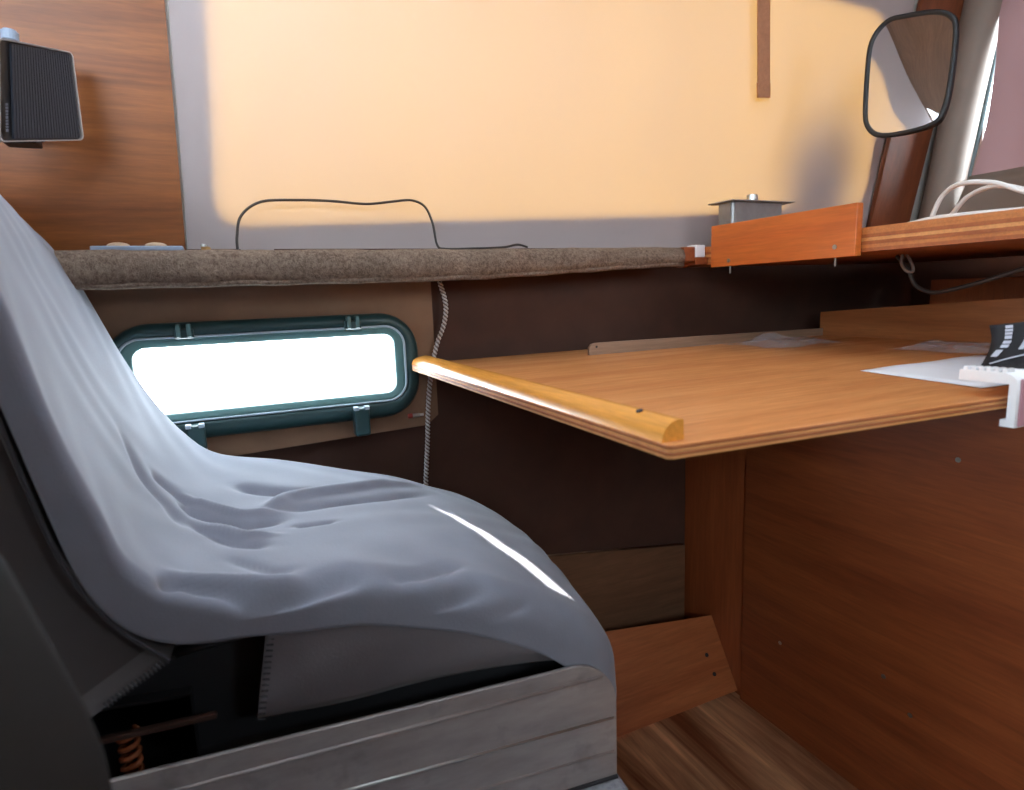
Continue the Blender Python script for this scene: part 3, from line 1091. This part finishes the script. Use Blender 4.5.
def card_mark(a0, a1, b0, b1, sk=0.0):
    bm = bmesh.new()
    n = 4
    rows = [[bm.verts.new(card_pt(a0 + (a1 - a0) * k + sk * b, b, 0.0022)) for k in (0, 1)] for b in [b0 + (b1 - b0) * i / n for i in range(n + 1)]]
    for r0, r1 in zip(rows, rows[1:]):
        bm.faces.new((r0[0], r0[1], r1[1], r1[0]))
    return link('printed_mark', from_bm(bm), 'grey_print', co)


for (a0, a1, b0, b1, sk) in ((0.13, 0.195, 0.60, 0.68, 0), (0.13, 0.195, 0.70, 0.76, 0), (0.13, 0.20, 0.78, 0.84, 0), (0.135, 0.20, 0.86, 0.93, 0),
                             (0.07, 0.145, 0.40, 0.47, 0.10), (0.07, 0.145, 0.49, 0.56, 0.10), (0.03, 0.10, 0.20, 0.35, 0.15), (0.27, 0.32, 0.36, 0.62, 0.08)):
    card_mark(a0, a1, b0, b1, sk)
sw = []
for i in range(12):
    f = i / 11
    sw.append(card_pt(0.10 + 0.8 * f, 0.05 + 0.26 * math.sin(f * 2.4), 0.0022))
tube('printed_swoosh', sw, 0.0007, 'grey_print', co, 6)

# ================================================================== THE SEAT
# seat frame: u forwards, v across towards the wall, w up; the seat is turned six degrees
SO = Vector((0.0, 0.5283, 0.0))
SU = Vector((0.9945, -0.105, 0.0))
SV = Vector((0.105, 0.9945, 0.0))


def seat(u, v, w_):
    return SO + SU * u + SV * v + Vector((0, 0, w_))


#SEAT-SURFACE-BEGIN
CW = 0.445                     # cover width
PN = [(-0.30, 1.075), (-0.235, 1.06), (-0.185, 1.01), (-0.160, 0.95), (-0.147, 0.90), (-0.129, 0.814), (-0.107, 0.725), (-0.086, 0.671), (-0.052, 0.645), (0.007, 0.640),
      (0.080, 0.634), (0.150, 0.617), (0.215, 0.592), (0.270, 0.562), (0.313, 0.530), (0.337, 0.492), (0.342, 0.450), (0.338, 0.41)]
PM = [(-0.34, 1.075), (-0.28, 1.06), (-0.235, 1.02), (-0.205, 0.955), (-0.190, 0.90), (-0.165, 0.814), (-0.138, 0.735), (-0.112, 0.682), (-0.072, 0.648), (-0.005, 0.634),
      (0.080, 0.628), (0.155, 0.616), (0.225, 0.595), (0.285, 0.568), (0.330, 0.535), (0.356, 0.490), (0.360, 0.445), (0.355, 0.40)]
PF = [(-0.38, 1.012), (-0.335, 1.008), (-0.285, 0.992), (-0.250, 0.960), (-0.229, 0.925), (-0.188, 0.822), (-0.150, 0.740), (-0.118, 0.694), (-0.078, 0.662), (0.000, 0.645),
      (0.080, 0.622), (0.150, 0.599), (0.215, 0.574), (0.270, 0.548), (0.310, 0.520), (0.335, 0.480), (0.342, 0.440), (0.340, 0.40)]
DEP = [0.022, 0.022, 0.022, 0.022, 0.022, 0.024, 0.028, 0.035, 0.043, 0.044, 0.046, 0.046, 0.046, 0.046, 0.046, 0.044, 0.040, 0.03]


def cat1(P, x):
    n = len(P) - 1
    f = max(0.0, min(n - 1e-9, x * n))
    i = int(f)
    t = f - i
    p0, p1, p2, p3 = P[max(i - 1, 0)], P[i], P[i + 1], P[min(i + 2, n)]
    def c(a, b, d, e):
        return 0.5 * (2 * b + (d - a) * t + (2 * a - 5 * b + 4 * d - e) * t * t + (3 * b - a - 3 * d + e) * t ** 3)
    if isinstance(p1, tuple):
        return tuple(c(p0[k], p1[k], p2[k], p3[k]) for k in range(len(p1)))
    return c(p0, p1, p2, p3)


def prof_uv(s, v):
    k = max(0.0, min(1.0, v / CW))
    a, m, b = cat1(PN, s), cat1(PM, s), cat1(PF, s)
    wa, wm, wb = 2 * (k - 0.5) * (k - 1), 4 * k * (1 - k), 2 * k * (k - 0.5)
    return (a[0] * wa + m[0] * wm + b[0] * wb, a[1] * wa + m[1] * wm + b[1] * wb)


def prof_n(s, v):
    a, b = prof_uv(max(0, s - 0.012), v), prof_uv(min(1, s + 0.012), v)
    tu, tw = b[0] - a[0], b[1] - a[1]
    L = math.hypot(tu, tw) or 1
    return (-tw / L, tu / L)




def cover_uvw(s, t):
    """s along the seat from the head end to the front edge, t across from the near hem to the far hem"""
    D = cat1(DEP, s)
    RC = 0.007 + 0.021 * max(0.0, min(1.0, (s - 0.40) / 0.18))
    side = max(0.001, D - RC)
    arc = RC * math.pi / 2
    L = 2 * side + 2 * arc + (CW - 2 * RC)
    x = t * L
    if x < side:
        v, d = 0.0, D - x
    elif x < side + arc:
        an = (x - side) / RC
        v, d = RC * (1 - math.cos(an)), RC * (1 - math.sin(an))
    elif x < L - side - arc:
        v, d = RC + (x - side - arc), 0.0
    elif x < L - side:
        an = (L - side - x) / RC
        v, d = CW - RC * (1 - math.cos(an)), RC * (1 - math.sin(an))
    else:
        v, d = CW, D - (L - x)
    u, w_ = prof_uv(s, v)
    nu, nw = prof_n(s, v)
    # a little sag of the cloth across the middle of the junction
    return (u, v, w_, nu, nw, d)
#SEAT-SURFACE-END

FOLDS = []   # (list of (s, t), width, height)
FOLDS = [
    ([(0.492, 0.05), (0.522, 0.055), (0.552, 0.06), (0.579, 0.08), (0.595, 0.095)], 0.014, -0.010),
    ([(0.498, 0.025), (0.535, 0.025), (0.572, 0.04), (0.615, 0.06), (0.662, 0.09)], 0.013, 0.005),
    ([(0.438, 0.08), (0.465, 0.106), (0.495, 0.095), (0.522, 0.075)], 0.009, -0.012),
    ([(0.448, 0.126), (0.495, 0.111), (0.528, 0.085), (0.559, 0.085)], 0.008, 0.0084),
    ([(0.445, 0.492), (0.472, 0.447), (0.512, 0.397), (0.545, 0.422)], 0.011, -0.01365),
    ([(0.435, 0.533), (0.475, 0.513), (0.512, 0.462), (0.548, 0.462)], 0.007, 0.0078),
    ([(0.528, 0.477), (0.545, 0.548), (0.565, 0.588), (0.612, 0.643), (0.689, 0.784)], 0.009, 0.010725),
    ([(0.545, 0.477), (0.579, 0.508), (0.625, 0.543), (0.692, 0.688)], 0.01, -0.008775),
    ([(0.498, 0.673), (0.528, 0.638), (0.555, 0.623), (0.572, 0.643)], 0.013, -0.0117),
    ([(0.462, 0.407), (0.485, 0.357), (0.512, 0.286), (0.535, 0.256)], 0.009, -0.0078),
    ([(0.455, 0.467), (0.485, 0.407), (0.515, 0.332), (0.542, 0.317)], 0.006, 0.00585),
    ([(0.552, 0.367), (0.582, 0.372)], 0.006, -0.00585),
    ([(0.612, 0.07), (0.639, 0.09), (0.676, 0.146)], 0.008, -0.006825),
    ([(0.605, 0.0), (0.625, 0.015), (0.659, 0.055), (0.696, 0.09)], 0.009, -0.0096),
    ([(0.615, 0.025), (0.649, 0.055), (0.679, 0.09)], 0.007, 0.006),
    ([(0.696, 0.015), (0.716, 0.055), (0.739, 0.085)], 0.008, -0.00585),
    ([(0.398, 0.528), (0.438, 0.523), (0.468, 0.508)], 0.01, -0.0078),
    ([(0.344, 0.508), (0.385, 0.467), (0.431, 0.427), (0.465, 0.357)], 0.012, -0.00585),
    ([(0.502, 0.216), (0.532, 0.131), (0.552, 0.121)], 0.007, -0.0039),
    ([(0.552, 0.0), (0.595, 0.015), (0.649, 0.04)], 0.008, 0.0039),
]



def seg_dist(px, py, a, b, asp):
    ax, ay, bx, by = a[0] * asp[0], a[1] * asp[1], b[0] * asp[0], b[1] * asp[1]
    dx, dy = bx - ax, by - ay
    L2 = dx * dx + dy * dy or 1e-9
    k = max(0.0, min(1.0, ((px - ax) * dx + (py - ay) * dy) / L2))
    ex_, ey_ = px - ax - k * dx, py - ay - k * dy
    return math.hypot(ex_, ey_), k


ASP = (1.15, 0.54)            # metres along s and t


def fold_height(s, t):
    px, py = s * ASP[0], t * ASP[1]
    h = 0.0
    for pts, wd, ht in FOLDS:
        n = len(pts) - 1
        best, bk = 9e9, 0
        for i in range(n):
            dd, k = seg_dist(px, py, pts[i], pts[i + 1], ASP)
            if dd < best:
                best, bk = dd, (i + k) / n
        if best < wd * 3:
            taper = min(1.0, 5 * bk + 0.15, 5 * (1 - bk) + 0.15)
            h += ht * taper * math.exp(-(best / wd) ** 2)
    return h


NSV, NTV = 240, 180
bm = bmesh.new()
gv = []
for i in range(NSV):
    s_ = i / (NSV - 1)
    row = []
    for j in range(NTV):
        t_ = j / (NTV - 1)
        u, v, w_, nu, nw, d = cover_uvw(s_, t_)
        h = fold_height(s_, t_) * sstep(0.0, 0.045, t_)
        h += 0.0011 * math.sin(s_ * 60 + 5 * math.sin(t_ * 7)) * math.sin(t_ * 23 + s_ * 9)
        row.append(bm.verts.new(seat(u + nu * (h - d), v, w_ + nw * (h - d))))
    gv.append(row)
for i in range(NSV - 1):
    for j in range(NTV - 1):
        bm.faces.new((gv[i][j], gv[i + 1][j], gv[i + 1][j + 1], gv[i][j + 1]))
cover_me = from_bm(bm)
st_ = thing('driver_seat', 'seat in a loose grey fabric cover on an aluminium base', 'seat', seat(0.05, 0.22, 0.361))
cv = link('seat_cover', cover_me, 'seat_cloth', st_, True)
cv['label'] = 'wrinkled light grey cover over backrest and cushion'
solidify(cv, 0.003)
cv.modifiers['thickness'].offset = 0

# backrest body with side cloth darkened as shade (lofted between near and far outline)
back_poly = [(-0.205, 1.05), (-0.190, 0.98), (-0.176, 0.90), (-0.158, 0.811), (-0.136, 0.70), (-0.110, 0.637), (-0.070, 0.590), (-0.118, 0.561), (-0.17, 0.530), (-0.24, 0.50), (-0.33, 0.49), (-0.39, 0.60), (-0.42, 0.85), (-0.42, 1.0), (-0.38, 1.05), (-0.30, 1.06)]


def back_me():
    bm = bmesh.new()
    rings = []
    for v, ins in ((0.012, 0.012), (0.004, 0.004), (0.0015, 0.0), (0.22, 0.0), (0.43, 0.0), (0.438, 0.01)):
        r = []
        for (u, w_) in back_poly:
            du = -0.095 * sstep(0.58, 0.85, w_) * (v / 0.43)
            dw = -0.075 * sstep(0.80, 1.0, w_) * (v / 0.43)
            cu, cw_ = -0.26, 0.78
            f = 1 - ins / 0.2
            r.append(bm.verts.new(seat(cu + (u - cu) * f + du, v, cw_ + (w_ - cw_) * f + dw)))
        rings.append(r)
    n = len(back_poly)
    for a, b in zip(rings, rings[1:]):
        for i in range(n):
            j = (i + 1) % n
            bm.faces.new((a[i], a[j], b[j], b[i]))
    bm.faces.new(rings[0][::-1])
    bm.faces.new(rings[-1])
    return from_bm(bm)


bk = link('backrest_side_cover', back_me(), 'seat_cloth_shaded', st_)
bk['label'] = 'side cloth of the backrest, shade painted into its grey'
ps_ = tube('piping_seam', catmull([seat(u, -0.0005, w_) for (u, w_) in ((-0.190, 0.98), (-0.176, 0.90), (-0.158, 0.811), (-0.136, 0.70), (-0.110, 0.637), (-0.070, 0.590))], 8), 0.0016, 'stitch', st_, 6)


def stitches(name, a, b, n, v=-0.001, par=None):
    bm = bmesh.new()
    for i in range(n):
        f = (i + 0.5) / n
        u, w_ = a[0] + (b[0] - a[0]) * f, a[1] + (b[1] - a[1]) * f
        dx, dz = b[0] - a[0], b[1] - a[1]
        L = math.hypot(dx, dz)
        nx, nz = -dz / L, dx / L
        tube_into(bm, [seat(u - nx * 0.001, v, w_ - nz * 0.001), seat(u + nx * 0.005, v, w_ + nz * 0.005)], 0.0009, 5)
    o = link(name, from_bm(bm), 'stitch', par or st_)
    o['kind'] = 'stuff'
    return o


stitches('hem_stitching', (-0.118, 0.561), (-0.070, 0.590), 16, -0.001, bk)

# black foam cushion showing between the covers
def foam_me():
    bm = bmesh.new()
    prof_ = [(-0.065, 0.47), (0.315, 0.455), (0.325, 0.475), (0.29, 0.500), (0.20, 0.540), (0.10, 0.572), (0.02, 0.585), (-0.05, 0.592), (-0.14, 0.585), (-0.14, 0.545), (-0.065, 0.54)]
    rings = []
    for v, ins in ((0.040, 0.010), (0.028, 0.0), (0.42, 0.0), (0.43, 0.01)):
        rings.append([bm.verts.new(seat(u, v, w_ - ins * (1 if w_ > 0.5 else -1))) for u, w_ in prof_])
    n = len(prof_)
    for a, b in zip(rings, rings[1:]):
        for i in range(n):
            j = (i + 1) % n
            bm.faces.new((a[i], a[j], b[j], b[i]))
    bm.faces.new(rings[0][::-1])
    bm.faces.new(rings[-1])
    return from_bm(bm)


fm = link('cushion_foam', foam_me(), 'black_soft', st_)
fm['label'] = 'black cushion side showing between the grey covers'
tube('black_welt', [seat(u, 0.024, w_) for u, w_ in ((-0.07, 0.583), (-0.03, 0.588), (0.0, 0.590), (0.03, 0.588))], 0.005, 'black', st_, 8)

# side skirt of the cover
SK_T = [(0.004, 0.600), (0.07, 0.594), (0.143, 0.579), (0.21, 0.549), (0.272, 0.517), (0.318, 0.495)]
SK_B = [(-0.012, 0.512), (0.06, 0.508), (0.14, 0.510), (0.22, 0.506), (0.285, 0.497), (0.322, 0.482)]


def skirt_fn(a, b):
    tu, tw = cat1(SK_T, a)
    bu, bw = cat1(SK_B, a)
    u, w_ = tu + (bu - tu) * b, tw + (bw - tw) * b
    v = 0.0035 + 0.013 * b ** 2.0 + 0.0025 * math.sin(a * 15 + b * 4) * math.sin(b * math.pi)
    return seat(u, v, w_)


sk = link('side_skirt', grid_me(50, 14, skirt_fn), 'skirt_cloth_shaded', st_, True)
solidify(sk, 0.002)
sk['label'] = 'hemmed grey side flap above the aluminium base'
stitches('flap_stitching', (0.006, 0.598), (-0.010, 0.515), 16, 0.003, sk)

# aluminium base side plates, inner box
def base_plate(v0):
    out = [(-0.33, 0.362), (0.331, 0.362), (0.331, 0.448)]
    for i in range(1, 9):
        an = math.radians(i * 90 / 9)
        out.append((0.283 + 0.048 * math.cos(an), 0.450 + 0.050 * math.sin(an)))
    out += [(0.283, 0.500), (-0.33, 0.500)]
    return plate('base_side_plate', out, [], 0.005, lambda u, w_, t: seat(u, v0 + t, w_), 'seat_base', st_)


base_plate(-0.007)
base_plate(0.438)
tube('plate_ridge', [seat(u, -0.0065, w_) for u, w_ in ((-0.33, 0.4745), (0.315, 0.4835))], 0.0022, 'seat_base', st_, 8)
tube('plate_ridge', [seat(u, -0.0065, w_) for u, w_ in ((-0.33, 0.437), (0.328, 0.433))], 0.0018, 'alu', st_, 8)
tube('plate_ridge', [seat(u, -0.0065, w_) for u, w_ in ((-0.33, 0.400), (0.328, 0.394))], 0.0018, 'seat_base', st_, 8)
tube('plate_lower_seam', [seat(u, -0.0075, w_) for u, w_ in ((-0.33, 0.3635), (0.331, 0.3635))], 0.0022, 'stitch', st_, 6)
box_m = Matrix(((SU.x, SV.x, 0, SO.x), (SU.y, SV.y, 0, SO.y), (0, 0, 1, 0), (0, 0, 0, 1)))
box('base_box', (-0.30, 0.03, 0.362), (0.30, 0.42, 0.46), 'black', st_, 0.004, 2, box_m)
# rusty spring end seen in the gap
sp_p = []
for i in range(60):
    an = i * 0.55
    sp_p.append(seat(-0.116 + 0.007 * math.cos(an), 0.030 + 0.006 * math.sin(an), 0.470 + i * 0.0008))
sg = tube('coil_spring', sp_p, 0.0024, plain('rusty_spring', lin(150, 82, 46), 0.7), st_, 6)
sg['label'] = 'rusty orange spring in the gap under the cushion'
box('cross_bar', (-0.14, 0.020, 0.516), (-0.045, 0.026, 0.521), plain('rusty_bar', lin(66, 44, 36), 0.8), st_, 0.001, 2, box_m)

pd = box('seat_pedestal', (-0.42, -0.22, 0.0005), (0.337, 0.45, 0.3605), 'floor_carpet', None, 0.006, 2, box_m)
tag(pd, 'grey carpeted box under the aluminium seat base', 'box')

# ---- second seat, nearest the camera, at the lower left
s2 = thing('second_seat', 'dark olive-grey seat backrest edge at the lower left, nearest the camera', 'seat', (-0.2, 0.12, 0.0))
p2 = [(-0.075, 0.30), (-0.058, 0.45), (-0.054, 0.60), (-0.056, 0.687), (-0.059, 0.717), (-0.068, 0.753), (-0.081, 0.80), (-0.110, 0.88), (-0.142, 0.99), (-0.165, 1.08), (-0.20, 1.13), (-0.26, 1.13), (-0.30, 1.05), (-0.31, 0.60), (-0.27, 0.30)]  # upper back raised out of view to shade the other seat
p2s = [(p.x, p.y) for p in catmull([(a, b, 0) for a, b in p2], 4, True)]


def second_me():
    bm = bmesh.new()
    rings = []
    for y, ins in ((0.262, 0.030), (0.268, 0.020), (0.268, 0.012), (0.262, 0.003), (0.25, 0.0), (0.10, 0.0), (-0.10, 0.004), (-0.20, 0.004), (-0.215, 0.02)):
        r = []
        for (x, z) in p2s:
            cx, cz = -0.18, 0.68
            fx, fz = 1 - ins / 0.12, 1 - ins / 0.40
            bulge = 0.0
            r.append(bm.verts.new((cx + (x - cx) * fx - bulge, y, cz + (z - cz) * fz)))
        rings.append(r)
    n = len(p2s)
    for a, b in zip(rings, rings[1:]):
        for i in range(n):
            j = (i + 1) % n
            bm.faces.new((a[i], a[j], b[j], b[i]))
    bm.faces.new(rings[0][::-1])
    bm.faces.new(rings[-1])
    return from_bm(bm)


link('backrest', second_me(), 'second_seat', s2, True)
box('cushion', (-0.22, -0.20, 0.34), (0.20, 0.26, 0.46), 'second_seat', s2, 0.03, 4, None, True)
box('base', (-0.20, -0.17, 0.001), (0.16, 0.23, 0.345), 'bare_metal', s2, 0.004)

# ---- outside: wing mirror close to the side window, its shade falls on the cloth
wm = thing('wing_mirror', 'dark wing mirror outside the front corner of the side window', 'mirror', (1.30, 1.25, 1.05))
bm = bmesh.new()
bmesh.ops.create_uvsphere(bm, u_segments=24, v_segments=14, radius=1.0)
for v in bm.verts:
    c = v.co
    q = [math.copysign(abs(k) ** 0.7, k) for k in c]
    v.co = Vector((1.30 + q[0] * 0.105, 1.122 + q[1] * 0.030, 1.135 + q[2] * 0.12))
link('shell', from_bm(bm), 'black', wm, True)
tube('stalk', [(1.33, 1.15, 1.06), (1.38, 1.15, 1.02), (1.43, 1.117, 1.00)], 0.012, 'black', wm, 10)
